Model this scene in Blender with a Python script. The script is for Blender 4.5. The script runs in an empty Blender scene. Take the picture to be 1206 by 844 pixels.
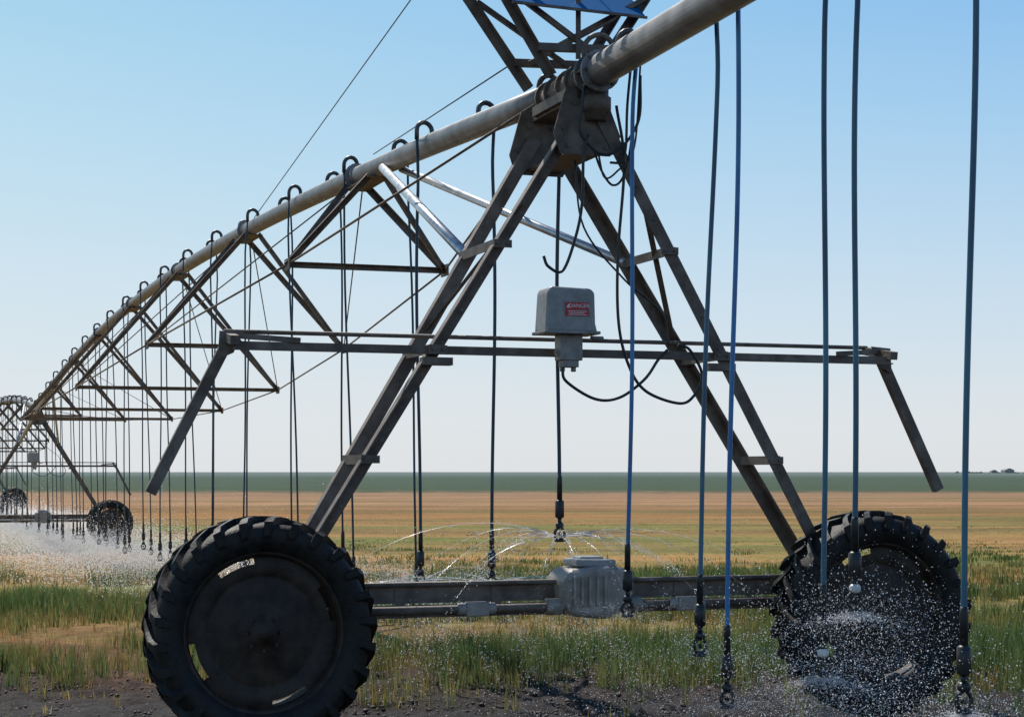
import bpy, math, random
import numpy as np
from mathutils import Vector, noise
random.seed(7); rng=np.random.default_rng(7)
scene=bpy.context.scene

# ------------------------------------------------------------------ frames
PD=Vector((-0.3295,0.9442,0)); UD=Vector((0.9442,0.3295,0)); ZD=Vector((0,0,1))
C0=Vector((0.33,10.93,0))
SPAN=41.3
def smooth(a,b,x):
    t=min(1,max(0,(x-a)/(b-a))); return t*t*(3-2*t)
def gz(x,y): return -0.55*smooth(12,50,y)
def W(s,u,h):
    """s metres along the pipeline, u across it, h height above datum"""
    v=C0+PD*s+UD*u; return Vector((v.x,v.y,h))
def ground_at(s,u=0):
    v=C0+PD*s+UD*u; return gz(v.x,v.y)

# ------------------------------------------------------------------ materials
def new_mat(name):
    m=bpy.data.materials.new(name); m.use_nodes=True
    nt=m.node_tree; nt.nodes.clear()
    o=nt.nodes.new('ShaderNodeOutputMaterial'); b=nt.nodes.new('ShaderNodeBsdfPrincipled')
    nt.links.new(b.outputs[0],o.inputs[0]); return m,nt,b,o
def noisy(name,c1,c2,scale=8,rough=(.4,.6),metal=0.0,bump=0.0,bscale=40,detail=6,dist=.01,stain=None,spec=.5):
    m,nt,b,o=new_mat(name); L=nt.links; N=nt.nodes
    g=N.new('ShaderNodeNewGeometry'); n=N.new('ShaderNodeTexNoise'); n.inputs['Scale'].default_value=scale; n.inputs['Detail'].default_value=detail
    L.new(g.outputs['Position'],n.inputs['Vector'])
    r=N.new('ShaderNodeValToRGB'); r.color_ramp.elements[0].position=.35; r.color_ramp.elements[1].position=.65
    r.color_ramp.elements[0].color=(*c1,1); r.color_ramp.elements[1].color=(*c2,1)
    L.new(n.outputs['Fac'],r.inputs['Fac']); col=r.outputs['Color']
    if stain:
        n3=N.new('ShaderNodeTexNoise'); n3.inputs['Scale'].default_value=3.2; n3.inputs['Detail'].default_value=9; n3.inputs['Roughness'].default_value=.7; L.new(g.outputs['Position'],n3.inputs['Vector'])
        m3=N.new('ShaderNodeMapRange'); m3.inputs['From Min'].default_value=.5; m3.inputs['From Max'].default_value=.68; m3.inputs['To Max'].default_value=.7; L.new(n3.outputs['Fac'],m3.inputs['Value'])
        x=N.new('ShaderNodeMix'); x.data_type='RGBA'; L.new(m3.outputs[0],x.inputs[0]); L.new(col,x.inputs[6]); x.inputs[7].default_value=(*stain,1); col=x.outputs[2]
    L.new(col,b.inputs['Base Color'])
    mr=N.new('ShaderNodeMapRange'); mr.inputs['To Min'].default_value=rough[0]; mr.inputs['To Max'].default_value=rough[1]
    L.new(n.outputs['Fac'],mr.inputs['Value']); L.new(mr.outputs[0],b.inputs['Roughness'])
    b.inputs['Metallic'].default_value=metal; b.inputs['Specular IOR Level'].default_value=spec
    if bump:
        n2=N.new('ShaderNodeTexNoise'); n2.inputs['Scale'].default_value=bscale; n2.inputs['Detail'].default_value=5; L.new(g.outputs['Position'],n2.inputs['Vector'])
        bp=N.new('ShaderNodeBump'); bp.inputs['Strength'].default_value=bump; bp.inputs['Distance'].default_value=dist
        L.new(n2.outputs['Fac'],bp.inputs['Height']); L.new(bp.outputs[0],b.inputs['Normal'])
    return m
M_galv=noisy('galvanised_steel',(.20,.185,.17),(.34,.325,.31),14,(.38,.62),.3,.15,60)
M_leg=noisy('weathered_steel',(.105,.076,.057),(.215,.17,.135),9,(.5,.75),.12,.2,50,stain=(.065,.038,.024))
M_pipe=noisy('pipe_steel',(.17,.163,.16),(.29,.28,.277),7,(.38,.55),.3,.1,40,stain=(.12,.105,.09))
M_hook=noisy('gooseneck_steel',(.05,.05,.05),(.12,.12,.12),9,(.35,.55),.4)
M_bright=noisy('bright_tube',(.45,.45,.46),(.65,.65,.66),10,(.25,.4),.7)
M_rubber=noisy('tire_rubber',(.006,.006,.006),(.022,.019,.016),16,(.45,.75),0,.35,90,spec=.32,stain=(.032,.024,.017))
M_rim=noisy('wheel_rim',(.026,.018,.014),(.060,.043,.033),11,(.5,.8),.1,.2,60,stain=(.09,.062,.04),spec=.3)
M_grey=noisy('grey_enamel',(.25,.245,.235),(.33,.325,.315),25,(.35,.5),0,.05,stain=(.19,.175,.155))
M_motor=noisy('cast_housing',(.27,.23,.195),(.40,.355,.305),13,(.4,.65),.1,.15,80,stain=(.17,.125,.09))
M_black=noisy('black_plastic',(.012,.012,.013),(.03,.03,.03),20,(.35,.6))
M_hose=noisy('blue_hose',(.015,.12,.33),(.04,.24,.50),3,(.3,.45))
M_hose2=noisy('teal_hose',(.02,.08,.15),(.06,.21,.28),1.2,(.3,.5))
M_hose3=noisy('dark_hose',(.015,.035,.055),(.03,.07,.10),4,(.4,.55))
M_red=noisy('red_label',(.45,.02,.02),(.55,.03,.02),20,(.4,.5))
M_white=noisy('white_label',(.7,.7,.68),(.8,.8,.78),20,(.4,.5))
M_wplas=noisy('white_plastic',(.5,.5,.48),(.7,.7,.68),20,(.4,.5))
M_wire=noisy('steel_wire',(.08,.08,.08),(.14,.14,.14),20,(.4,.6),.5)
def translucent(name,c,f):
    m,nt,b,o=new_mat(name); t=nt.nodes.new('ShaderNodeBsdfTranslucent')
    n=nt.nodes.new('ShaderNodeTexNoise'); n.inputs['Scale'].default_value=5; r=nt.nodes.new('ShaderNodeValToRGB')
    r.color_ramp.elements[0].color=(*[x*.8 for x in c],1); r.color_ramp.elements[1].color=(*c,1); nt.links.new(n.outputs['Fac'],r.inputs[0]); nt.links.new(r.outputs[0],b.inputs['Base Color']); nt.links.new(r.outputs[0],t.inputs[0])
    x=nt.nodes.new('ShaderNodeMixShader'); x.inputs[0].default_value=f; nt.links.new(b.outputs[0],x.inputs[1]); nt.links.new(t.outputs[0],x.inputs[2]); nt.links.new(x.outputs[0],o.inputs[0]); return m
M_bluep=translucent('blue_sheet',(.015,.26,.62),.5)

def water_mat():
    m,nt,b,o=new_mat('water_droplets'); N=nt.nodes; L=nt.links
    N.remove(b)
    d=N.new('ShaderNodeBsdfDiffuse'); d.inputs[0].default_value=(.95,.95,.95,1)
    t=N.new('ShaderNodeBsdfTranslucent'); t.inputs[0].default_value=(.98,.98,.98,1)
    gl=N.new('ShaderNodeBsdfGlossy'); gl.inputs['Roughness'].default_value=.25
    a=N.new('ShaderNodeMixShader'); a.inputs[0].default_value=.65; L.new(d.outputs[0],a.inputs[1]); L.new(t.outputs[0],a.inputs[2])
    c=N.new('ShaderNodeMixShader'); c.inputs[0].default_value=.25; L.new(a.outputs[0],c.inputs[1]); L.new(gl.outputs[0],c.inputs[2])
    L.new(c.outputs[0],o.inputs[0]); return m
M_water=water_mat()

# ------------------------------------------------------------------ mesh builder
class MB:
    def __init__(s): s.v=[]; s.f=[]; s.sm=[]
    def add(s,vs,fs,sm=False):
        n=len(s.v); s.v+= [tuple(x) for x in vs]; s.f+=[tuple(i+n for i in f) for f in fs]; s.sm+=[sm]*len(fs)
    def bar(s,a,b,wx,wy,up=ZD,ox=0,oy=0):
        a=Vector(a); b=Vector(b); z=(b-a).normalized(); up=Vector(up)
        x=up.cross(z)
        if x.length<1e-3: x=Vector((1,0,0)).cross(z)
        x.normalize(); y=z.cross(x)
        vs=[]
        for q in (a,b):
            for i,j in ((-1,-1),(1,-1),(1,1),(-1,1)): vs.append(q+x*(ox+i*wx/2)+y*(oy+j*wy/2))
        s.add(vs,[(0,3,2,1),(4,5,6,7),(0,1,5,4),(1,2,6,5),(2,3,7,6),(3,0,4,7)])
    def angle(s,a,b,w=.08,t=.009,up=ZD,sx=1,sy=1):
        s.bar(a,b,w,t,up,0,sy*(w/2-t/2))
        s.bar(a,b,t,w-t,up,sx*(w/2-t/2),-sy*t/2)
    def path(s,pts,r,n=8,cap=True,closed=False):
        pts=[Vector(p) for p in pts]; m=len(pts); rs=r if isinstance(r,(list,tuple)) else [r]*m
        vs=[]; xp=None
        for i,p in enumerate(pts):
            if closed: t=pts[(i+1)%m]-pts[i-1]
            else: t=pts[min(i+1,m-1)]-pts[max(i-1,0)]
            t.normalize()
            if xp is None:
                x=t.cross(ZD if abs(t.z)<.9 else Vector((1,0,0))).normalized()
            else:
                x=(xp-t*xp.dot(t)).normalized()
            xp=x; y=t.cross(x)
            for k in range(n):
                a=2*math.pi*k/n; vs.append(p+(x*math.cos(a)+y*math.sin(a))*rs[i])
        fs=[]
        for i in range(m if closed else m-1):
            for k in range(n):
                j=(i+1)%m
                fs.append((i*n+k,i*n+(k+1)%n,j*n+(k+1)%n,j*n+k))
        s.add(vs,fs,True)
        if cap and not closed:
            b=len(s.v)-len(vs)
            s.f.append(tuple(b+k for k in range(n))[::-1]); s.sm.append(False)
            s.f.append(tuple(b+(m-1)*n+k for k in range(n))); s.sm.append(False)
    def tube(s,a,b,r,n=10): s.path([a,b],r,n)
    def lathe(s,c,axis,xdir,prof,n=48,smooth=True,skip=None):
        c=Vector(c); axis=Vector(axis); xd=Vector(xdir); yd=axis.cross(xd); vs=[]
        for (x,r) in prof:
            for k in range(n):
                a=2*math.pi*k/n; vs.append(c+axis*x+(xd*math.cos(a)+yd*math.sin(a))*r)
        fs=[]
        for i in range(len(prof)-1):
            for k in range(n):
                if skip and skip(i,k): continue
                fs.append((i*n+k,i*n+(k+1)%n,(i+1)*n+(k+1)%n,(i+1)*n+k))
        s.add(vs,fs,smooth)
    def prism(s,poly,d):
        n=len(poly); d=Vector(d); vs=[Vector(p) for p in poly]+[Vector(p)+d for p in poly]
        fs=[tuple(range(n))[::-1],tuple(range(n,2*n))]+[(i,(i+1)%n,n+(i+1)%n,n+i) for i in range(n)]
        s.add(vs,fs)
    def obj(s,name,mat,parent=None,origin=None,bevel=0):
        o=Vector(origin) if origin is not None else (parent.location.copy() if parent else Vector((0,0,0)))
        me=bpy.data.meshes.new(name)
        me.from_pydata([(v[0]-o.x,v[1]-o.y,v[2]-o.z) for v in s.v],[],s.f)
        me.polygons.foreach_set('use_smooth',s.sm); me.materials.append(mat); me.update()
        ob=bpy.data.objects.new(name,me); scene.collection.objects.link(ob)
        if parent: ob.parent=parent
        else: ob.location=o
        if bevel:
            b=ob.modifiers.new('b','BEVEL'); b.width=bevel; b.segments=3; b.limit_method='ANGLE'
        return ob
def empty(name,loc):
    e=bpy.data.objects.new(name,None); e.location=loc; e.empty_display_size=.3; scene.collection.objects.link(e); return e
def catmull(pts,k=8):
    pts=[Vector(p) for p in pts]; P=[pts[0]*2-pts[1]]+pts+[pts[-1]*2-pts[-2]]; out=[]
    for i in range(1,len(P)-2):
        for j in range(k):
            t=j/k; a,b,c,d=P[i-1:i+3]
            out.append(.5*((2*b)+(c-a)*t+(2*a-5*b+4*c-d)*t*t+(3*b-a-3*c+d)*t**3))
    out.append(pts[-1]); return out

# ------------------------------------------------------------------ wheel
def wheel(s0,u,g):
    c=W(s0-.30,u,g+.635); e=empty('irrigation_wheel',c)
    ax=-PD; xd=UD
    t=MB()
    prof=[(-.11,.44),(-.15,.465),(-.175,.52),(-.172,.575),(-.14,.604),(0,.614),(.14,.604),(.172,.575),(.175,.52),(.15,.465),(.11,.44)]
    t.lathe(c,ax,xd,prof,72)
    yd=ax.cross(xd)
    def pt(x,r,a): return c+ax*x+(xd*math.cos(a)+yd*math.sin(a))*r
    nl=26
    for side in (-1,1):
        for k in range(nl):
            a0=2*math.pi*(k+(.5 if side>0 else 0))/nl+random.uniform(-.006,.006)
            rows=[(-.012,.600,.648,0,.015),(.07,.600,.647,.11,.016),(.14,.594,.643,.18,.019),(.176,.570,.622,.22,.023),(.178,.525,.545,.235,.018)]
            vs=[]
            for (x,r1,r2,da,hw) in rows:
                xo=x*side; j=random.uniform(-.003,.003)
                for (r,w) in ((r1,hw*1.3),(r2,hw)):
                    xx=xo if r==r1 or x<.15 else xo+side*.010
                    vs.append(pt(xx,r+j,a0+da-w/.62)); vs.append(pt(xx,r+j,a0+da+w/.62))
            fs=[]
            for i in range(len(rows)-1):
                b=i*4; n=b+4
                fs+=[(b+2,b+3,n+3,n+2),(b,b+2,n+2,n),(b+1,n+1,n+3,b+3),(b,n,n+1,b+1)]
            fs+=[(0,1,3,2)]; m=(len(rows)-1)*4; fs+=[(m,m+2,m+3,m+1)]
            t.add(vs,fs)
    t.obj('tire',M_rubber,e)
    r=MB()
    N=96
    prof=[(.115,.462),(.124,.452),(.122,.440),(.105,.432),(.085,.424),(.0,.412),(-.02,.41),(-.10,.43),(-.115,.455)]
    r.lathe(c,ax,xd,prof,N)
    dprof=[(.078,.4235),(.084,.417),(.087,.384),(.092,.33),(.074,.318),(.074,.30),(.082,.285),(.070,.15),(.088,.13),(.090,.075),(.115,.068),(.118,.04),(.13,.036),(.13,0.0005)]
    off=math.radians(112)
    def skip(i,k):
        if i!=1: return False
        a=(2*math.pi*(k+.5)/N-off)%(math.pi/2)
        a=min(a,math.pi/2-a)
        return a<math.radians(15)
    r.lathe(c,ax,xd,dprof,N,True,skip)
    for k in range(8):
        a=2*math.pi*k/8; p=pt(.072,.10,a); r.tube(p,p+ax*.035,.011,6)
    r.obj('rim_disc',M_rim,e)
    g2=MB()
    q=W(s0-.12,u,g+.70); g2.bar(q-UD*.13,q+UD*.13,.15,.24)
    g2.tube(W(s0-.27,u,g+.64),W(s0-.10,u,g+.64),.06,16)
    g2.obj('wheel_gearbox',M_leg,e,bevel=.02)

# ------------------------------------------------------------------ tower
def legpts(side,dd,h,g):
    t=(h-.78)/(3.62-.78)
    return side*(1.80+(.07-1.80)*t), dd*(.13+(.38-.13)*t), h+g
def tower(s0,detail=False,name='irrigation_tower'):
    g=ground_at(s0); e=empty(name,W(s0,0,g))
    def T(u,d,h): return W(s0+d,u,h+g)
    lg=MB()
    for side in (-1,1):
        for dd in (-1,1):
            u0,d0,_=legpts(side,dd,.78,0); u1,d1,_=legpts(side,dd,3.62,0)
            lg.angle(T(u0,d0,.78),T(u1,d1,3.62),.078,.009,PD,side,-dd if side<0 else dd)
            for k in range(14):
                h=.95+k*.19; q=legpts(side,dd,h,0)
                if dd<0: lg.tube(T(q[0],q[1]-.047,h),T(q[0],q[1]-.036,h),.008,6)
        for h in (1.60,2.24,2.86):
            a=legpts(side,-1,h,0); b=legpts(side,1,h,0)
            lg.angle(T(a[0]+side*.02,a[1]-.03,h),T(b[0]+side*.02,b[1]+.03,h),.055,.007)
            lg.bar(T(a[0]-.055,a[1]-.050,h+.0),T(a[0]+.055,a[1]-.050,h),.010,.045)
            for q in (-.03,.03): lg.tube(T(a[0]+q,a[1]-.066,h),T(a[0]+q,a[1]-.05,h),.010,6)
        a=legpts(side,-1,3.1,0);b=legpts(side,1,2.35,0)
        lg.bar(T(a[0],a[1],3.1),T(b[0],b[1],2.35),.035,.006)
    lg.obj('tower_legs',M_leg,e)
    pl=MB()
    poly=[(-.13,3.80),(.10,3.80),(.215,3.52),(.15,3.40),(-.17,3.40),(-.21,3.52)]
    for d in (-.40,.39):
        pl.prism([T(u-.02,d,h) for u,h in poly],PD*.010)
        for (u,h) in ((-.12,3.45),(.0,3.45),(.12,3.45),(-.08,3.7),(.08,3.7),(.15,3.55),(-.15,3.55)):
            pl.tube(T(u-.02,d-.012,h),T(u-.02,d,h),.013,6)
    pl.bar(T(0,-.385,3.43),T(0,.385,3.43),.22,.012)
    pl.bar(T(0,-.40,3.76),T(0,.40,3.76),.16,.05)
    pl.obj('gusset_plates',M_leg,e)
    bm=MB()
    bm.bar(T(-1.98,0,.80),T(1.98,0,.80),.10,.10)
    bm.bar(T(-1.95,-.02,.70),T(1.95,-.02,.70),.08,.07)
    for u in (-1.55,-1.1,-.5,.7,1.2,1.6): bm.bar(T(u,-.052,.755),T(u+.06,-.052,.755),.012,.17)
    bm.obj('base_beam',M_leg,e)
    sh=MB(); sh.tube(T(-1.9,-.13,.715),T(1.9,-.13,.715),.026,12)
    sh.tube(T(-1.9,-.075,.863),T(1.9,-.075,.863),.016,8)
    sh.obj('drive_shaft',M_leg,e)
    cp=MB()
    for u in (-.62,.75): 
        cp.bar(T(u-.07,-.13,.715),T(u+.07,-.13,.715),.085,.085); cp.tube(T(u-.12,-.13,.715),T(u+.12,-.13,.715),.036,12)
    cp.obj('shaft_coupler',M_motor,e,bevel=.008)
    bo=MB()
    bo.angle(T(-2.1,-.30,2.235),T(2.1,-.30,2.235),.050,.008,ZD,1,-1)
    bo.tube(T(-2.1,0,2.335),T(2.1,0,2.335),.013,8)
    for sd in (-1,1):
        bo.bar(T(sd*2.1,.02,2.315),T(sd*2.1,-.335,2.262),.05,.05)
        bo.bar(T(sd*2.1,-.17,2.30),T(sd*1.72,-.295,2.270),.035,.03)
        bo.bar(T(sd*2.105,-.15,2.27),T(sd*2.54,-.15,1.41),.062,.05,PD)
        bo.prism([T(sd*2.02,-.185,2.33),T(sd*2.16,-.185,2.32),T(sd*2.17,-.185,2.16),T(sd*2.08,-.185,2.20)],-PD*.006)
        a=legpts(sd,-1,2.24,0)
        bo.bar(T(a[0]-.09,-.27,2.17),T(a[0]+.09,-.27,2.17),.08,.045)
    bo.obj('tower_boom',M_leg,e)
    mt=empty('gear_motor',T(.12,-.06,.82)) 
    m=MB()
    prof=[(-.225,.70),(-.24,.88),(-.19,.94),(.05,.965),(.19,.94),(.235,.84),(.20,.70),(.06,.635),(-.15,.655)]
    m.prism([T(.14+u,-.22,h) for u,h in prof],PD*.32)
    m.obj('motor_housing',M_motor,mt,bevel=.035)
    m=MB(); m.bar(T(.0,-.06,.978),T(.26,-.06,.972),.24,.045); m.bar(T(.04,-.06,1.00),T(.20,-.06,.998),.14,.03)
    m.obj('terminal_cover',M_grey,mt,bevel=.012)
    m=MB()
    for k in range(5): m.bar(T(-.03+k*.05,-.232,.72),T(-.03+k*.05,-.232,.90),.012,.018)
    for (u,h) in ((-.07,.72),(.31,.74),(.33,.86),(-.06,.88)): m.tube(T(u,-.24,h),T(u,-.20,h),.013,6)
    m.tube(T(-.18,-.13,.715),T(-.08,-.13,.715),.05,14); m.tube(T(.36,-.13,.715),T(.44,-.13,.715),.05,14)
    m.obj('cooling_ribs',M_motor,mt,bevel=.003)
    cb=empty('electrical_control_box',T(-.14,-.36,2.34))
    m=MB()
    b0=[(-.165,2.345),(.165,2.345),(.15,2.40),(.145,2.58),(.12,2.605),(-.13,2.612),(-.15,2.585)]
    m.prism([T(-.14+u,-.47,h) for u,h in b0],PD*.2); m.obj('box_cover',M_grey,cb,bevel=.018)
    m=MB(); m.bar(T(-.315,-.37,2.345),T(.035,-.37,2.345),.23,.018); m.bar(T(-.19,-.36,2.26),T(-.05,-.36,2.26),.10,.15); m.bar(T(-.17,-.36,2.17),T(-.07,-.36,2.17),.08,.05)
    m.tube(T(-.16,-.36,2.12),T(-.16,-.36,2.17),.016,10); m.tube(T(-.09,-.36,2.12),T(-.09,-.36,2.17),.016,10)
    m.tube(T(.02,-.36,2.32),T(.10,-.36,2.32),.016,8)
    m.obj('box_mount',M_galv,cb,bevel=.004)
    if detail:
        m=MB(); m.bar(T(-.185,-.472,2.500),T(-.035,-.472,2.500),.003,.042); m.obj('danger_label',M_red,cb)
        m=MB(); m.bar(T(-.185,-.4725,2.458),T(-.035,-.4725,2.458),.003,.034); m.obj('warning_text_panel',M_red,cb)
        m=MB()
        for k in range(3): m.bar(T(-.165,-.4745,2.468-k*.010),T(-.05-.015*(k%2),-.4745,2.468-k*.010),.002,.0035)
        m.prism([T(-.178,-.4745,2.488),T(-.152,-.4745,2.488),T(-.165,-.4745,2.511)],PD*.001)
        m.obj('label_lines',M_white,cb)
        cu=bpy.data.curves.new('danger_text','FONT'); cu.body='DANGER'; cu.size=.032; cu.extrude=.0005; cu.align_x='CENTER'; cu.align_y='CENTER'
        to=bpy.data.objects.new('danger_text',cu); cu.materials.append(M_white); scene.collection.objects.link(to)
        to.parent=cb; to.location=T(-.098,-.4755,2.499)-cb.location
        to.rotation_euler=(math.radians(90),0,math.atan2(UD.y,UD.x))
    ca=MB()
    def cab(pts,d,r=.009): ca.path(catmull([T(u,d if len(q)==0 else q[0],h) for u,h,*q in pts]),r,8)
    cab([(-.05,3.5),(-.08,3.39),(-.09,3.1),(-.13,2.9),(-.21,2.70),(-.30,2.72),(-.33,2.78)],-.50)
    cab([(.16,3.7),(.21,3.36),(.17,2.81),(.175,2.41),(.24,2.16),(.35,2.01),(.56,1.94),(.66,1.98),(.72,2.11),(.64,2.26),(.56,2.29)],-.42)
    cab([(-.175,2.14),(-.15,2.06),(.03,1.96),(.19,1.97),(.35,2.08),(.44,2.20),(.50,2.26)],-.40)
    cab([(-.06,3.9),(-.09,3.67),(-.10,3.51),(.03,3.39),(.16,3.44),(.27,3.61),(.28,3.87)],-.50)
    cab([(.26,3.9),(.24,3.5),(.19,3.28),(.12,3.22),(.05,3.30),(.0,3.42)],-.46,.007)
    cab([(.29,3.95),(.25,3.45),(.14,3.30),(.06,3.26),(.02,3.4)],-.48,.006)
    cab([(.24,4.0),(.21,3.7),(.20,3.45),(.17,3.36),(.10,3.35)],-.47,.008)
    cab([(-.02,3.4),(.04,3.0),(.30,2.7),(.55,2.5),(.60,2.3)],-.2,.006)
    ca.obj('electrical_cables',M_black,e)
    wheel(s0,-1.95,g); wheel(s0,1.95,g)
    return e,T

# ------------------------------------------------------------------ pipe spans
CROWN=.80
def zpipe(s):
    if s<0:
        return 3.86+.012*(-s)
    i=int(s//SPAN); t=(s-i*SPAN)/SPAN
    z0=3.86+ground_at(i*SPAN); z1=3.86+ground_at((i+1)*SPAN)
    return z0+(z1-z0)*t+CROWN*4*t*(1-t)
NN=8
def span(i):
    s0=i*SPAN; e=empty('irrigation_pipe_span',W(s0+SPAN/2,0,zpipe(s0+SPAN/2)))
    p=MB()
    pts=[W(s0+.12+(SPAN-.3)*k/48,0,zpipe(s0+.12+(SPAN-.3)*k/48)) for k in range(49)]
    p.path(pts,.083,20)
    for k in range(1,NN):
        s=s0+SPAN*k/NN
        a=W(s-.012,0,zpipe(s)); b=W(s+.012,0,zpipe(s)); p.tube(a,b,.118,16)
        for dd in (-.09,.09): p.tube(W(s+dd-.03,0,zpipe(s)),W(s+dd+.03,0,zpipe(s)),.089,16)
    p.obj('main_pipe',M_pipe,e)
    st=MB(); rods=MB(); nodes=[]
    for k in range(1,NN):
        t=k/NN; s=s0+SPAN*t-.35*(k==1); dr=1.80*4*t*(1-t)+.04*(k==1); hw=.85*dr; z=zpipe(s)
        nd=[W(s,-hw,z-dr),W(s,hw,z-dr)]; nodes.append(nd)
        st.angle(nd[0],nd[1],.05,.006)
        for sd,n in zip((-1,1),nd):
            st.angle(W(s-.35,sd*.07,zpipe(s-.35)-.07),n,.055,.007,PD,1,1)
            st.angle(W(s+.35,sd*.07,zpipe(s+.35)-.07),n,.055,.007,PD,-1,1)
            st.bar(n-PD*.10+ZD*.0,n+PD*.10,.012,.10)
        st.bar(W(s-.42,0,z-.1),W(s+.42,0,z-.1),.20,.01)
        for sd,n in zip((-1,1),nd):
            s2=s-SPAN/NN if k<=NN/2 else s+SPAN/NN
            if s0+1<s2<s0+SPAN-1: rods.tube(W(s2,sd*.05,zpipe(s2)-.08),n,.007,5)
    for sd in (0,1):
        sg=-1 if sd==0 else 1
        chain=[W(s0+.3,sg*.09,zpipe(s0+.3)-.05)]+[n[sd] for n in nodes]+[W(s0+SPAN-.3,sg*.09,zpipe(s0+SPAN-.3)-.05)]
        for a,b in zip(chain[:-1],chain[1:]): rods.tube(a,b,.010,6)
    st.obj('truss_struts',M_leg,e); rods.obj('truss_rods',M_leg,e)
    br=MB()
    for a0,sg in ((s0,1),(s0+SPAN,-1)):
        g=ground_at(a0)
        for side in (-1,1):
            l=legpts(side,sg,2.86,g); s=a0+sg*4.0
            br.tube(W(s,side*.08,zpipe(s)-.06),W(a0+l[1],l[0],2.86+g),.036 if side<0 else .03,12)
    br.obj('tower_braces',M_bright,e)

# ------------------------------------------------------------------ drop hoses
heads=[]
def hook(mb,s,sg):
    z=zpipe(s)+.07; R=.06
    lean=random.uniform(-.03,.03)
    pts=[W(s,0,z),W(s,0,z+.02)]
    for k in range(0,9):
        a=math.pi*k/8; pts.append(W(s+lean*math.sin(a),sg*(R-R*math.cos(a)),z+.03+R*1.1*math.sin(a)))
    pts.append(W(s,sg*2*R,z-.04)); mb.path(pts,.018,8)
def head_parts(hm,p,wp=None):
    hm.path([p+ZD*.10,p+ZD*.08,p-ZD*.05],[.015,.017,.017],8)
    hm.path([p-ZD*.05,p-ZD*.06,p-ZD*.16,p-ZD*.17],[.016,.029,.029,.016],12)
    hm.tube(p-ZD*.17,p-ZD*.20,.013,8)
    (wp or hm).path([p-ZD*.195,p-ZD*.205,p-ZD*.225,p-ZD*.235],[.016,.026,.026,.014],12)
    c=p-ZD*.268
    hm.path([c+UD*.034*math.cos(a)+ZD*.038*math.sin(a) for a in [2*math.pi*k/16 for k in range(16)]],.0095,6,closed=True)
    hm.path([c+ZD*.012,c-ZD*.0,c-ZD*.012],[.004,.014,.010],8)
    hm.path([c-ZD*.026,c-ZD*.040,c-ZD*.052],[.012,.036,.030],12)
    return c-ZD*.02
def drop(s,sg,hend,lean,near=True,i=0,mbs=None,mat=None,white=False):
    g=ground_at(s); top=W(s,sg*.12,zpipe(s)+.05); bot=W(s,sg*.12+lean,hend+g+.30)
    lat=[top]
    K=10
    for k in range(1,K+1):
        t=k/K; q=top.lerp(bot,t); q=q+UD*(.012*math.sin(t*5+s*3))*(1-t)*2; q.z=top.z+(bot.z-top.z)*t; lat.append(q)
    if near:
        e=empty('sprinkler_drop_hose',top)
        m=MB(); hook(m,s,sg); m.obj('gooseneck',M_hook,e)
        m=MB(); m.path(catmull(lat,3),.0125,10); m.obj('hose',mat or M_hose,e)
        m=MB(); w=MB(); c=head_parts(m,bot,wp=w); 
        m.obj('weight_and_sprinkler',M_black,e); w.obj('nozzle_body',M_wplas if white else M_black,e)
    else:
        hook(mbs[0],s,sg); mbs[1].path(lat,.0105,6); c=head_parts(mbs[2],bot)
    heads.append((c,near,s))

tower(0,True); tower(SPAN); tower(2*SPAN)
for i in range(3): span(i)

e=empty('overhang_pipe',W(-6,0,zpipe(-6)))
p=MB(); p.path([W(-s,0,zpipe(-s)) for s in (.42,4,8,12,16)],.094,24)
for s in (-.45,-.56): p.tube(W(s-.012,0,zpipe(s)),W(s+.012,0,zpipe(s)),.122,20)
for s in (-5.5,-11): p.tube(W(s-.012,0,zpipe(s)),W(s+.012,0,zpipe(s)),.15,20)
p.tube(W(-16.1,0,zpipe(-16)),W(-15.95,0,zpipe(-16)),.11,20)
p.obj('main_pipe',M_pipe,e)
p=MB()
p.tube(W(-.45,0,zpipe(0)),W(.2,0,zpipe(0)),.088,20)
p.path([W(-.42,.03,3.80),W(-.42,.03,3.74),W(-.42,.03,3.735),W(-.42,.03,3.66),W(-.42,.03,3.655),W(-.42,.03,3.60)],[.075,.075,.09,.09,.065,.06],18)
for s in (-.25,-.1,.1,.25): p.tube(W(s-.012,0,3.86),W(s+.012,0,3.86),.11,20)
p.bar(W(-.3,0,3.78),W(.3,0,3.78),.22,.06)
p.path([W(-.5,.02+.10*math.cos(a),3.98+.11*math.sin(a)) for a in [math.pi*k/10 for k in range(-1,12)]],.016,8)
for k in range(8):
    a=2*math.pi*k/8; p.tube(W(-.585,.105*math.cos(a),zpipe(-.5)+.105*math.sin(a)),W(-.43,.105*math.cos(a),zpipe(-.5)+.105*math.sin(a)),.010,6)
p.obj('flex_joint',M_leg,e)

e=empty('support_mast',W(0,0,3.95)); p=MB()
for d in (-.2,.2):
    p.angle(W(d,-.17,3.90),W(d*1.3,-.60,4.52),.055,.008,PD)
    p.angle(W(d,.10,3.90),W(d*1.3,.50,4.52),.055,.008,PD)
    p.bar(W(d*1.1,-.26,4.06),W(d*1.1,.22,4.08),.045,.045)
    p.bar(W(d*1.15,-.50,4.42),W(d,.16,4.02),.03,.03); p.bar(W(d*1.25,.42,4.40),W(d*.8,-.18,4.05),.03,.03)
    p.bar(W(d*1.3,-.62,4.54),W(d*1.3,.54,4.54),.05,.05)
    p.angle(W(d*1.3,-.56,4.57),W(0,-.02,5.75),.06,.008,PD); p.angle(W(d*1.3,.48,4.57),W(0,.02,5.75),.06,.008,PD)
p.bar(W(-.26,-.02,4.0),W(-.26,-.02,4.5),.03,.03)
p.obj('mast_frame',M_leg,e)
bs=empty('blue_panel',W(0,0,4.45))
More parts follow.
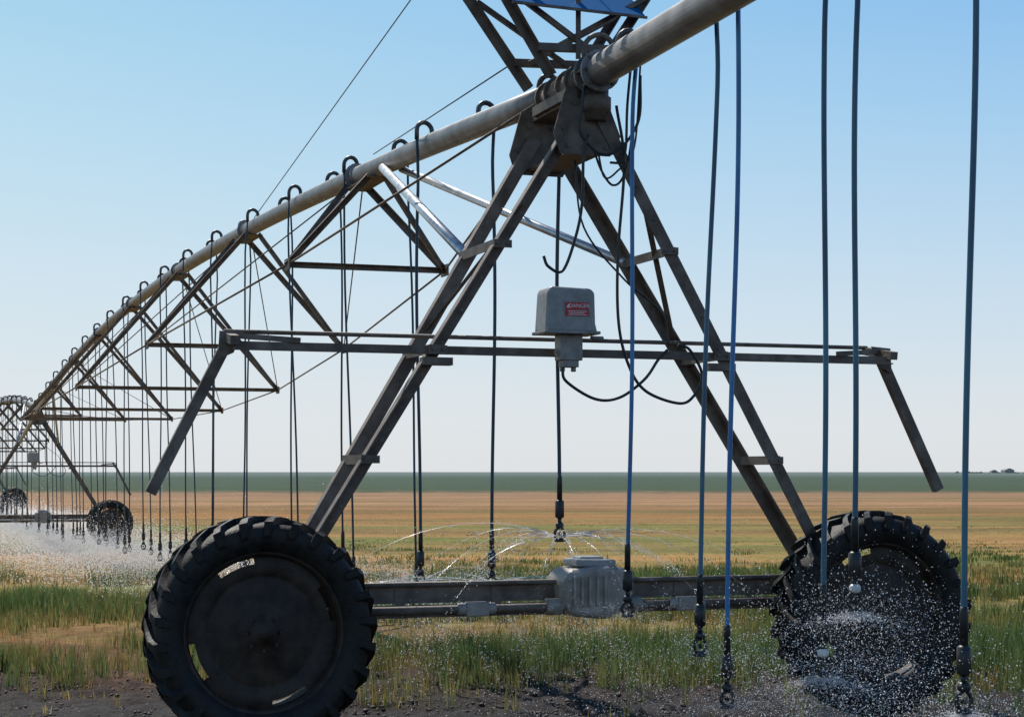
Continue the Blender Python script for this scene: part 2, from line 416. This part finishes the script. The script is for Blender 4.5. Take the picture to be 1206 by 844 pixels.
p=MB(); p.prism([W(-.34,-.46,4.285),W(-.34,.38,4.265),W(.20,.40,4.64),W(.20,-.46,4.66)],(0,0,.006)); p.obj('sheet',M_bluep,bs)
p=MB(); p.bar(W(-.348,-.47,4.278),W(-.348,.39,4.258),.014,.014); p.bar(W(.21,-.47,4.64),W(.21,.41,4.62),.02,.02); p.obj('frame',M_leg,bs)
e=empty('guy_wires',W(0,0,5.7))
p=MB()
top=W(0,0,5.74)
p.tube(top,W(9.9,0,zpipe(9.9)+.1),.0055,5); p.tube(top,W(-9,0,zpipe(-9)+.1),.0055,5); p.tube(top,W(-15.5,0,zpipe(-15.5)+.1),.0055,5)
p.tube(W(.2,-.25,4.07),W(4.6,0,zpipe(4.6)+.13),.005,5)
p.obj('cables',M_wire,e)

K=1.0591
drop(.45*K,1,1.10,.02,mat=M_hose3)
drop(1.625*K,1,.72,-.02,mat=M_hose3)
drop(2.7*K,-1,.68,.03,mat=M_hose3)
for (sy,h,ln,m,wh) in ((.78,.72,-.06,M_hose,False),(1.75,.60,-.09,M_hose2,False),(1.99,.36,-.06,M_hose,False),(2.86,.62,-.03,M_hose2,True),(3.11,.93,-.02,M_hose2,True),(3.95,.60,-.05,M_hose2,False)):
    drop(-sy*K,1,h,ln,mat=m,white=wh)
for sy,h in ((5.3,.6),(6.4,.7),(7.5,.5),(8.6,.6),(10.0,.6)): drop(-sy*K,1,h,0)
a=MB();b=MB();c=MB(); k=3
while True:
    s=(.55+1.075*k)*K
    if s>2.9*SPAN: break
    if min(s%SPAN,SPAN-s%SPAN)>.5: drop(s+random.uniform(-.07,.07),1 if k%2 else -1,random.uniform(.38,.62),random.uniform(-.05,.12),False,k,(a,b,c))
    k+=1
e=empty('sprinkler_drop_hose_row',W(30,0,2))
a.obj('goosenecks',M_hook,e); b.obj('hoses',M_hose3,e); c.obj('sprinkler_heads',M_black,e)

# ------------------------------------------------------------------ water spray
octv=np.array([(1,0,0),(-1,0,0),(0,1,0),(0,-1,0),(0,0,1),(0,0,-1)],float)
octf=np.array([(0,2,4),(2,1,4),(1,3,4),(3,0,4),(2,0,5),(1,2,5),(3,1,5),(0,3,5)])
tetv=np.array([(1,1,1),(1,-1,-1),(-1,1,-1),(-1,-1,1)],float)*.8
tetf=np.array([(0,1,2),(0,3,1),(0,2,3),(1,3,2)])
def spray(name,P,R,bv=octv,bf=octf):
    P=np.array(P); R=np.array(R); n=len(P); nv=len(bv)
    V=(P[:,None,:]+bv[None]*R[:,None,None]).reshape(-1,3)
    F=(bf[None]+nv*np.arange(n)[:,None,None]).reshape(-1,3)
    me=bpy.data.meshes.new(name); me.vertices.add(len(V)); me.vertices.foreach_set('co',V.ravel())
    me.loops.add(F.size); me.loops.foreach_set('vertex_index',F.ravel().astype(np.int32))
    me.polygons.add(len(F)); me.polygons.foreach_set('loop_start',np.arange(0,F.size,3,dtype=np.int32)); me.polygons.foreach_set('loop_total',np.full(len(F),3,dtype=np.int32))
    me.update(calc_edges=True); me.validate(); me.materials.append(M_water)
    o=bpy.data.objects.new(name,me); scene.collection.objects.link(o); return o
P=[];R=[]; thin=MB()
for (c,near,s) in heads:
    if s<-5: continue
    arc = 0<s<3.5
    ns=26 if near else 16; nd=(190 if arc else 70) if near else (120 if s<50 else 60)
    base=(.0030 if arc else .0019) if near else (.0018+.00010*min(s,90))
    for j in range(ns):
        az=2*math.pi*(j+random.random()*.5)/ns; v=random.uniform(2.2,4.3) if near else random.uniform(2.5,4.5); el=math.radians(random.uniform(2,22))
        vx=v*math.cos(el)*math.cos(az)+.2; vy=v*math.cos(el)*math.sin(az); vz=v*math.sin(el)
        g=gz(c.x,c.y)
        T=(vz+math.sqrt(vz*vz+2*9.81*max(.05,c.z-g)))/9.81
        tt=rng.uniform(0.02,1,nd)**.8*T
        x=c.x+vx*tt; y=c.y+vy*tt; z=c.z+vz*tt-4.905*tt*tt
        jt=(.01+(.09 if arc else .2)*(tt/T)**1.5)[:,None]
        q=np.stack([x,y,z],1)+rng.normal(0,1,(nd,3))*jt*.5
        q[:,2]=np.maximum(q[:,2],g+.01)
        P.append(q); R.append(base*rng.uniform(.4,1.3,nd)**1.3)
        if (arc and s<2 and j%5) or (s<9 and j%4==0 and s>0):
            ts=[T*.60*k/11 for k in range(12)]
            thin.path([(c.x+vx*t,c.y+vy*t,c.z+vz*t-4.905*t*t) for t in ts],[.0021*(1-k/13) for k in range(12)],4,False)
for (c,near,s) in heads:
    if -4.3<s<-2.8:
        n=4800; q=rng.normal(0,1,(n,3))*np.array([.26,.28,.18])+np.array([c.x+.05,c.y,c.z-.14]); 
        q=q[q[:,2]>.02]; P.append(q); R.append(.0008+.0030*rng.random(len(q))**2.2)
        n=2600; r=rng.exponential(.12,n); th=rng.uniform(0,2*math.pi,n)
        q=np.stack([c.x+r*np.cos(th),c.y+r*np.sin(th),c.z-.03-.25*r+rng.normal(0,.012,n)],1); P.append(q); R.append(rng.uniform(.0008,.0024,n))
    if -2.5<s<0:
        n=600; r=rng.exponential(.14,n); th=rng.uniform(0,2*math.pi,n)
        q=np.stack([c.x+r*np.cos(th),c.y+r*np.sin(th),c.z-.02-.5*r*r+rng.normal(0,.012,n)],1); P.append(q); R.append(rng.uniform(.0006,.0021,n))
n=7000; q=np.stack([rng.uniform(1.6,3.6,n),rng.uniform(8.6,11.5,n),.02+rng.exponential(.06,n)],1); P.append(q); R.append(.0008+.0022*rng.random(n)**2)
P=np.concatenate(P); R=np.concatenate(R)
sp=spray('water_spray',P,R)
t=thin.obj('water_streams',M_water); t.parent=sp
# fine drifting droplets under the far spans (ragged clouds around each sprinkler)
n=150000
ss=10+75*rng.random(n)**1.15; cl=.5+.5*np.sin(ss*2.9)*np.sin(ss*.77+1)
uu=rng.normal(0,1.5,n)*(1+.4*cl)+.9; hh=rng.exponential(.20,n)*(.5+1.0*cl)*np.exp(-(uu-.9)**2/14)+.02
keep=(rng.random(n)<(.35+.65*cl)*np.clip((ss-9)/9,.15,1))
ss=ss[keep];uu=uu[keep];hh=hh[keep]
X=C0.x+PD.x*ss+UD.x*uu; Y=C0.y+PD.y*ss+UD.y*uu; t_=np.clip((Y-12)/38,0,1); Z=-.55*t_*t_*(3-2*t_)+hh
spm=spray('fine_mist',np.stack([X,Y,Z],1),(.0035+.00010*ss)*rng.uniform(.5,1.3,len(ss)),tetv,tetf); spm.parent=sp

# ------------------------------------------------------------------ ground
def grow(a,step,g,end):
    out=[];x=a
    while x<end: step*=g; x+=step; out.append(x)
    return out
pos=grow(5,.05,1.10,4500); xs=[-x for x in pos[::-1]]+list(np.arange(-5,5.001,.05))+pos
up=grow(15.5,.05,1.05,7000); dn=grow(-8.5,.05,1.2,300)
ys=[-x for x in dn[::-1]]+list(np.arange(8.5,15.501,.05))+up
nx=len(xs);ny=len(ys); V=np.zeros((ny,nx,3))
for j,y in enumerate(ys):
    for i,x in enumerate(xs):
        z=gz(x,y)
        if abs(x)<60 and 0<y<70:
            z+=.03*noise.noise(Vector((x*.8,y*.8,0)))
        if abs(x)<6.5 and 7<y<16:
            f=1-smooth(12.6,15.5,y); 
            nn=noise.fractal(Vector((x*4,y*4,3)),.7,2.1,4)
            z+=f*.05*nn
            dlt=(Vector((x,y,0))-C0).dot(PD)+.3
            z-=.035*math.exp(-(dlt/.22)**2)
        V[j,i]=(x,y,z-.015)
F=[(j*nx+i,j*nx+i+1,(j+1)*nx+i+1,(j+1)*nx+i) for j in range(ny-1) for i in range(nx-1)]
me=bpy.data.meshes.new('ground'); me.from_pydata(V.reshape(-1,3).tolist(),[],F); me.polygons.foreach_set('use_smooth',[True]*len(F))
gd=bpy.data.objects.new('ground',me); scene.collection.objects.link(gd)
m,nt,b,o=new_mat('field_ground'); N=nt.nodes; L=nt.links
geo=N.new('ShaderNodeNewGeometry'); sep=N.new('ShaderNodeSeparateXYZ'); L.new(geo.outputs['Position'],sep.inputs[0])
def math_(op,a,b=None,clamp=False):
    n=N.new('ShaderNodeMath'); n.operation=op; n.use_clamp=clamp
    for k,x in enumerate((a,b)):
        if x is None: continue
        if isinstance(x,(int,float)): n.inputs[k].default_value=x
        else: L.new(x,n.inputs[k])
    return n.outputs[0]
def nz(scale,sc=(1,1,1),detail=6,rough=.6):
    mp=N.new('ShaderNodeMapping'); mp.inputs['Scale'].default_value=sc; L.new(geo.outputs['Position'],mp.inputs[0])
    t=N.new('ShaderNodeTexNoise'); t.inputs['Scale'].default_value=scale; t.inputs['Detail'].default_value=detail; t.inputs['Roughness'].default_value=rough
    L.new(mp.outputs[0],t.inputs['Vector']); return t.outputs['Fac']
def mrange(v,a,b_,c,d):
    n=N.new('ShaderNodeMapRange'); 
    for k,x in zip(('From Min','From Max','To Min','To Max'),(a,b_,c,d)): n.inputs[k].default_value=x
    L.new(v,n.inputs['Value']); return n.outputs[0]
def mixc(f,a,b_):
    n=N.new('ShaderNodeMix'); n.data_type='RGBA'; L.new(f,n.inputs[0])
    for k,x in ((6,a),(7,b_)):
        if isinstance(x,tuple): n.inputs[k].default_value=(*x,1)
        else: L.new(x,n.inputs[k])
    return n.outputs[2]
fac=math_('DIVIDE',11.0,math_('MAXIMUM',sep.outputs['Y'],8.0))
d1=math_('MULTIPLY',math_('SUBTRACT',nz(.25),.5),math_('MULTIPLY',fac,.45))
d2=math_('MULTIPLY',math_('SUBTRACT',nz(.012,(.4,1,1)),.5),math_('MULTIPLY',fac,.25))
fac2=math_('ADD',math_('ADD',fac,d1),d2)
cr=N.new('ShaderNodeValToRGB'); R_=cr.color_ramp
st=[(0,(.16,.19,.19)),(.009,(.11,.145,.12)),(.018,(.06,.09,.06)),(.057,(.055,.08,.04)),(.064,(.29,.17,.095)),(.095,(.37,.21,.105)),(.115,(.26,.125,.045)),(.14,(.34,.18,.062)),(.17,(.30,.18,.06)),(.25,(.38,.21,.068)),(.40,(.40,.205,.07)),(.62,(.32,.165,.068)),(.74,(.17,.09,.05)),(.83,(.04,.026,.019)),(1,(.022,.015,.012))]  # first stops are greyed: aerial haze painted into the distant field colour
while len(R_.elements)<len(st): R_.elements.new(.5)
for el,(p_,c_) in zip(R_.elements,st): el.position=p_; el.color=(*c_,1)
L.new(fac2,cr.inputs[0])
strk=mrange(nz(.10,(.12,1,1),8,.7),.48,.60,0,.8)
farw=math_('MULTIPLY',math_('MULTIPLY',math_('SUBTRACT',fac,.062),60.0,True),math_('MULTIPLY',math_('SUBTRACT',.7,fac),6.0,True))
c1=mixc(math_('MULTIPLY',strk,farw),cr.outputs[0],(.15,.125,.042))
rows=mrange(nz(.35,(.05,1,1),5,.8),.52,.64,0,.55)
c1=mixc(math_('MULTIPLY',rows,farw),c1,(.17,.09,.045))
win=math_('MULTIPLY',math_('SUBTRACT',1.0,math_('MULTIPLY',math_('SUBTRACT',fac,.6),5.0,True),True),math_('MULTIPLY',math_('SUBTRACT',fac,.11),16.0,True))
gfac=math_('MULTIPLY',math_('MULTIPLY',mrange(nz(.07,(.35,1,1),9,.7),.46,.58,0,1),win),.85)
c2=mixc(gfac,c1,(.14,.175,.042))
f1=mrange(nz(6,(1,1,1),8,.75),.3,.7,.4,1.55); f2=mrange(nz(.5,(.25,1,1),8,.7),.3,.7,.65,1.35)
vm=N.new('ShaderNodeVectorMath'); vm.operation='SCALE'; L.new(c2,vm.inputs[0]); L.new(math_('MULTIPLY',f1,f2),vm.inputs['Scale'])
L.new(vm.outputs[0],b.inputs['Base Color'])
L.new(mrange(fac2,.7,.95,1,.6),b.inputs['Roughness'])
b.inputs['Specular IOR Level'].default_value=.14
bp=N.new('ShaderNodeBump'); bp.inputs['Strength'].default_value=.9; bp.inputs['Distance'].default_value=.05; L.new(nz(14,(1,1,1),8,.75),bp.inputs['Height']); L.new(bp.outputs[0],b.inputs['Normal'])
me.materials.append(m)

cm=MB()
for k in range(6500):
    y=random.uniform(9.2,13.9); x=random.uniform(-.33*y-1,.33*y+1)
    r=random.uniform(.004,.016)*(1 if random.random()<.95 else 1.8); z=gz(x,y)-.012
    vs=[]
    for (a,b_,c_) in octv: vs.append((x+a*r*random.uniform(.7,1.6),y+b_*r*random.uniform(.7,1.6),z+c_*r*random.uniform(.4,.9)+r*.2))
    cm.add(vs,[tuple(f) for f in octf],True)
M_soil=noisy('wet_soil',(.022,.015,.011),(.085,.058,.042),3,(.5,.85),0,.4,60)
cm.obj('soil_clods',M_soil)

# ------------------------------------------------------------------ grass
M_grass,nt2,b2,o2=new_mat('grass_blades'); nt2.nodes.remove(b2)
at=nt2.nodes.new('ShaderNodeAttribute'); at.attribute_name='Col'
d=nt2.nodes.new('ShaderNodeBsdfDiffuse'); t=nt2.nodes.new('ShaderNodeBsdfTranslucent'); mx=nt2.nodes.new('ShaderNodeMixShader'); mx.inputs[0].default_value=.5
for q in (d,t): nt2.links.new(at.outputs['Color'],q.inputs[0])
nt2.links.new(d.outputs[0],mx.inputs[1]); nt2.links.new(t.outputs[0],mx.inputs[2]); nt2.links.new(mx.outputs[0],o2.inputs[0])
def grass(name,nc,y0,y1,hmin,hmax,blades,dens,parent=None):
    n=0
    ex=rng.random(nc*4)**1.25; Y=y0*np.exp(ex*math.log(y1/y0)); Xx=(rng.random(nc*4)*2-1)*(.34*Y+1.5)
    bases=[];cols=[];hs=[]
    for x,y in zip(Xx,Y):
        pn=.8*noise.noise(Vector((x*.13,y*.26,5)))+.8*noise.noise(Vector((x*.6,y*.6,9)))+.4*noise.noise(Vector((x*2,y*2,2)))
        if x<-1.5 and y>15: pn-=.15
        if abs(x-.5)<2.5 and y<24: pn+=.12
        if random.random()>dens(x,y,pn): continue
        bases.append((x,y)); 
        g=min(1,max(0,.48+1.2*pn+random.uniform(-.35,.35)))
        green=np.array((.11,.165,.055)); yel=np.array((.40,.29,.10)); tan=np.array((.42,.22,.085))
        c=green*g+(yel if random.random()<.5 else tan)*(1-g); cols.append(c*random.uniform(.6,1.15)); hs.append(g)
        n+=1
        if n>=nc: break
    B=np.repeat(np.array(bases),blades,0); Cn=np.repeat(np.array(cols),blades,0); G=np.repeat(np.array(hs),blades)
    k=len(B); Yv=B[:,1]; sz=np.clip(Yv/16,.8,3.0)
    bx=B[:,0]+rng.normal(0,.05,k)*sz; by=B[:,1]+rng.normal(0,.05,k)*sz
    h=rng.uniform(hmin,hmax,k)*(.35+.75*G)*np.clip(1.15-(Yv-14)/42,.18,1); w=rng.uniform(.0022,.0048,k)*np.clip(Yv/13,.9,4)
    az=rng.uniform(0,2*math.pi,k); ln=rng.uniform(.03,.4,k)**1.3*h*1.3; la=rng.uniform(0,2*math.pi,k)
    bz=np.array([gz(0,yy) for yy in by])-.03
    wx=np.cos(az)*w; wy=np.sin(az)*w; lx=np.cos(la)*ln; ly=np.sin(la)*ln
    v=np.zeros((k,5,3))
    v[:,0]=np.stack([bx-wx,by-wy,bz],1); v[:,1]=np.stack([bx+wx,by+wy,bz],1)
    v[:,2]=np.stack([bx+wx*.8+lx*.35,by+wy*.8+ly*.35,bz+h*.6],1); v[:,3]=np.stack([bx-wx*.8+lx*.35,by-wy*.8+ly*.35,bz+h*.6],1)
    v[:,4]=np.stack([bx+lx,by+ly,bz+h],1)
    tri=np.array([(0,1,2),(0,2,3),(3,2,4)]); F=(tri[None]+5*np.arange(k)[:,None,None]).reshape(-1,3).astype(np.int32)
    me=bpy.data.meshes.new(name); me.vertices.add(k*5); me.vertices.foreach_set('co',v.ravel())
    me.loops.add(F.size); me.loops.foreach_set('vertex_index',F.ravel()); me.polygons.add(len(F))
    me.polygons.foreach_set('loop_start',np.arange(0,F.size,3,dtype=np.int32)); me.polygons.foreach_set('loop_total',np.full(len(F),3,dtype=np.int32))
    me.update(calc_edges=True)
    at=me.color_attributes.new('Col','FLOAT_COLOR','POINT'); cc=np.ones((k,5,4)); cc[:,:,:3]=Cn[:,None,:]*rng.uniform(.75,1.25,(k,1,1)); at.data.foreach_set('color',cc.ravel())
    me.materials.append(M_grass); ob=bpy.data.objects.new(name,me); scene.collection.objects.link(ob)
def dens1(x,y,pn):
    far=1-.8*smooth(20,55,y)
    return max(.04,min(1,.34+1.7*pn))*smooth(12.0,14.2,y+1.8*noise.noise(Vector((x*.8,y*.8,1))))*far + .012
grass('field_grass',11000,10.5,75,.12,.29,10,dens1)

# ------------------------------------------------------------------ far farm
e=empty('farm_building',(640,2300,-.5)); p=MB()
def gable(p,x,y,w,l,h,rh):
    poly=[Vector((x-w/2,y,-.5)),Vector((x+w/2,y,-.5)),Vector((x+w/2,y,h)),Vector((x,y,h+rh)),Vector((x-w/2,y,h))]; p.prism(poly,(0,l,0))
gable(p,642,2300,12,20,3.5,2.5); gable(p,625,2310,7,9,2.5,1.5); p.obj('barn',M_galv,e)
p=MB()
for k in range(26):
    x=random.uniform(620,690); y=random.uniform(2300,2500); r=random.uniform(1.2,2.6)
    vs=[(x+a*r*random.uniform(.7,1.8),y+b_*r,c_*r*random.uniform(.5,1)) for a,b_,c_ in octv]; p.add(vs,[tuple(f) for f in octf])
p.obj('distant_trees',noisy('distant_foliage',(.07,.09,.09),(.10,.12,.11),.3,(.9,1)))

# ------------------------------------------------------------------ light, sky, camera
SUN_EL=52; SUN_AZ=-28
w=bpy.data.worlds.new('World'); scene.world=w; w.use_nodes=True; nt=w.node_tree
bg=nt.nodes['Background']; sk=nt.nodes.new('ShaderNodeTexSky'); sk.sky_type='NISHITA'; sk.sun_disc=False
sk.sun_elevation=math.radians(SUN_EL); sk.sun_rotation=math.radians(SUN_AZ); sk.air_density=1.0; sk.dust_density=.6; sk.ozone_density=2.0; sk.altitude=200
nt.links.new(sk.outputs[0],bg.inputs[0]); bg.inputs[1].default_value=.10
tc=nt.nodes.new('ShaderNodeTexCoord'); sx=nt.nodes.new('ShaderNodeSeparateXYZ'); nt.links.new(tc.outputs['Generated'],sx.inputs[0])
rp=nt.nodes.new('ShaderNodeValToRGB'); E=rp.color_ramp
stops=[(0,(.74,.77,.81)),(.04,(.72,.78,.83)),(.10,(.65,.78,.86)),(.18,(.51,.74,.87)),(.27,(.37,.66,.86)),(.5,(.10,.27,.52)),(1,(.04,.10,.27))]
while len(E.elements)<len(stops): E.elements.new(.5)
for el,(p_,c_) in zip(E.elements,stops): el.position=p_; el.color=(*c_,1)
nt.links.new(sx.outputs['Z'],rp.inputs[0])
hx=nt.nodes.new('ShaderNodeMapRange'); hx.inputs['From Min'].default_value=-.3; hx.inputs['From Max'].default_value=.35; nt.links.new(sx.outputs['X'],hx.inputs['Value'])
zz=nt.nodes.new('ShaderNodeMapRange'); zz.inputs['From Min'].default_value=.03; zz.inputs['From Max'].default_value=.28; nt.links.new(sx.outputs['Z'],zz.inputs['Value'])
mm=nt.nodes.new('ShaderNodeMath'); mm.operation='MULTIPLY'; nt.links.new(hx.outputs[0],mm.inputs[0]); nt.links.new(zz.outputs[0],mm.inputs[1])
mx=nt.nodes.new('ShaderNodeMix'); mx.data_type='RGBA'; mx.blend_type='MULTIPLY'; nt.links.new(mm.outputs[0],mx.inputs[0]); nt.links.new(rp.outputs[0],mx.inputs[6]); mx.inputs[7].default_value=(.58,.74,1.0,1)
bg2=nt.nodes.new('ShaderNodeBackground'); nt.links.new(mx.outputs[2],bg2.inputs[0]); bg2.inputs[1].default_value=1.0
ms=nt.nodes.new('ShaderNodeMixShader'); ms.inputs[0].default_value=.9
nt.links.new(bg.outputs[0],ms.inputs[1]); nt.links.new(bg2.outputs[0],ms.inputs[2]); nt.links.new(ms.outputs[0],nt.nodes['World Output'].inputs[0])
sl=bpy.data.lights.new('sun','SUN'); sl.energy=5.0; sl.angle=math.radians(.5); sl.color=(1,.955,.88)
so=bpy.data.objects.new('sun',sl); scene.collection.objects.link(so)
dirv=Vector((math.sin(math.radians(SUN_AZ))*math.cos(math.radians(SUN_EL)),math.cos(math.radians(SUN_AZ))*math.cos(math.radians(SUN_EL)),math.sin(math.radians(SUN_EL))))
so.rotation_euler=dirv.to_track_quat('Z','Y').to_euler(); so.location=(-10,20,30)
cam=bpy.data.cameras.new('camera'); cam.sensor_width=36; cam.lens=2100/1206*36; cam.shift_y=133/1206; cam.clip_end=20000
co=bpy.data.objects.new('camera',cam); scene.collection.objects.link(co); co.location=(0,0,1.53); co.rotation_euler=(math.radians(90),0,0)
scene.camera=co
scene.view_settings.view_transform='Standard'; scene.view_settings.look='None'; scene.view_settings.exposure=0
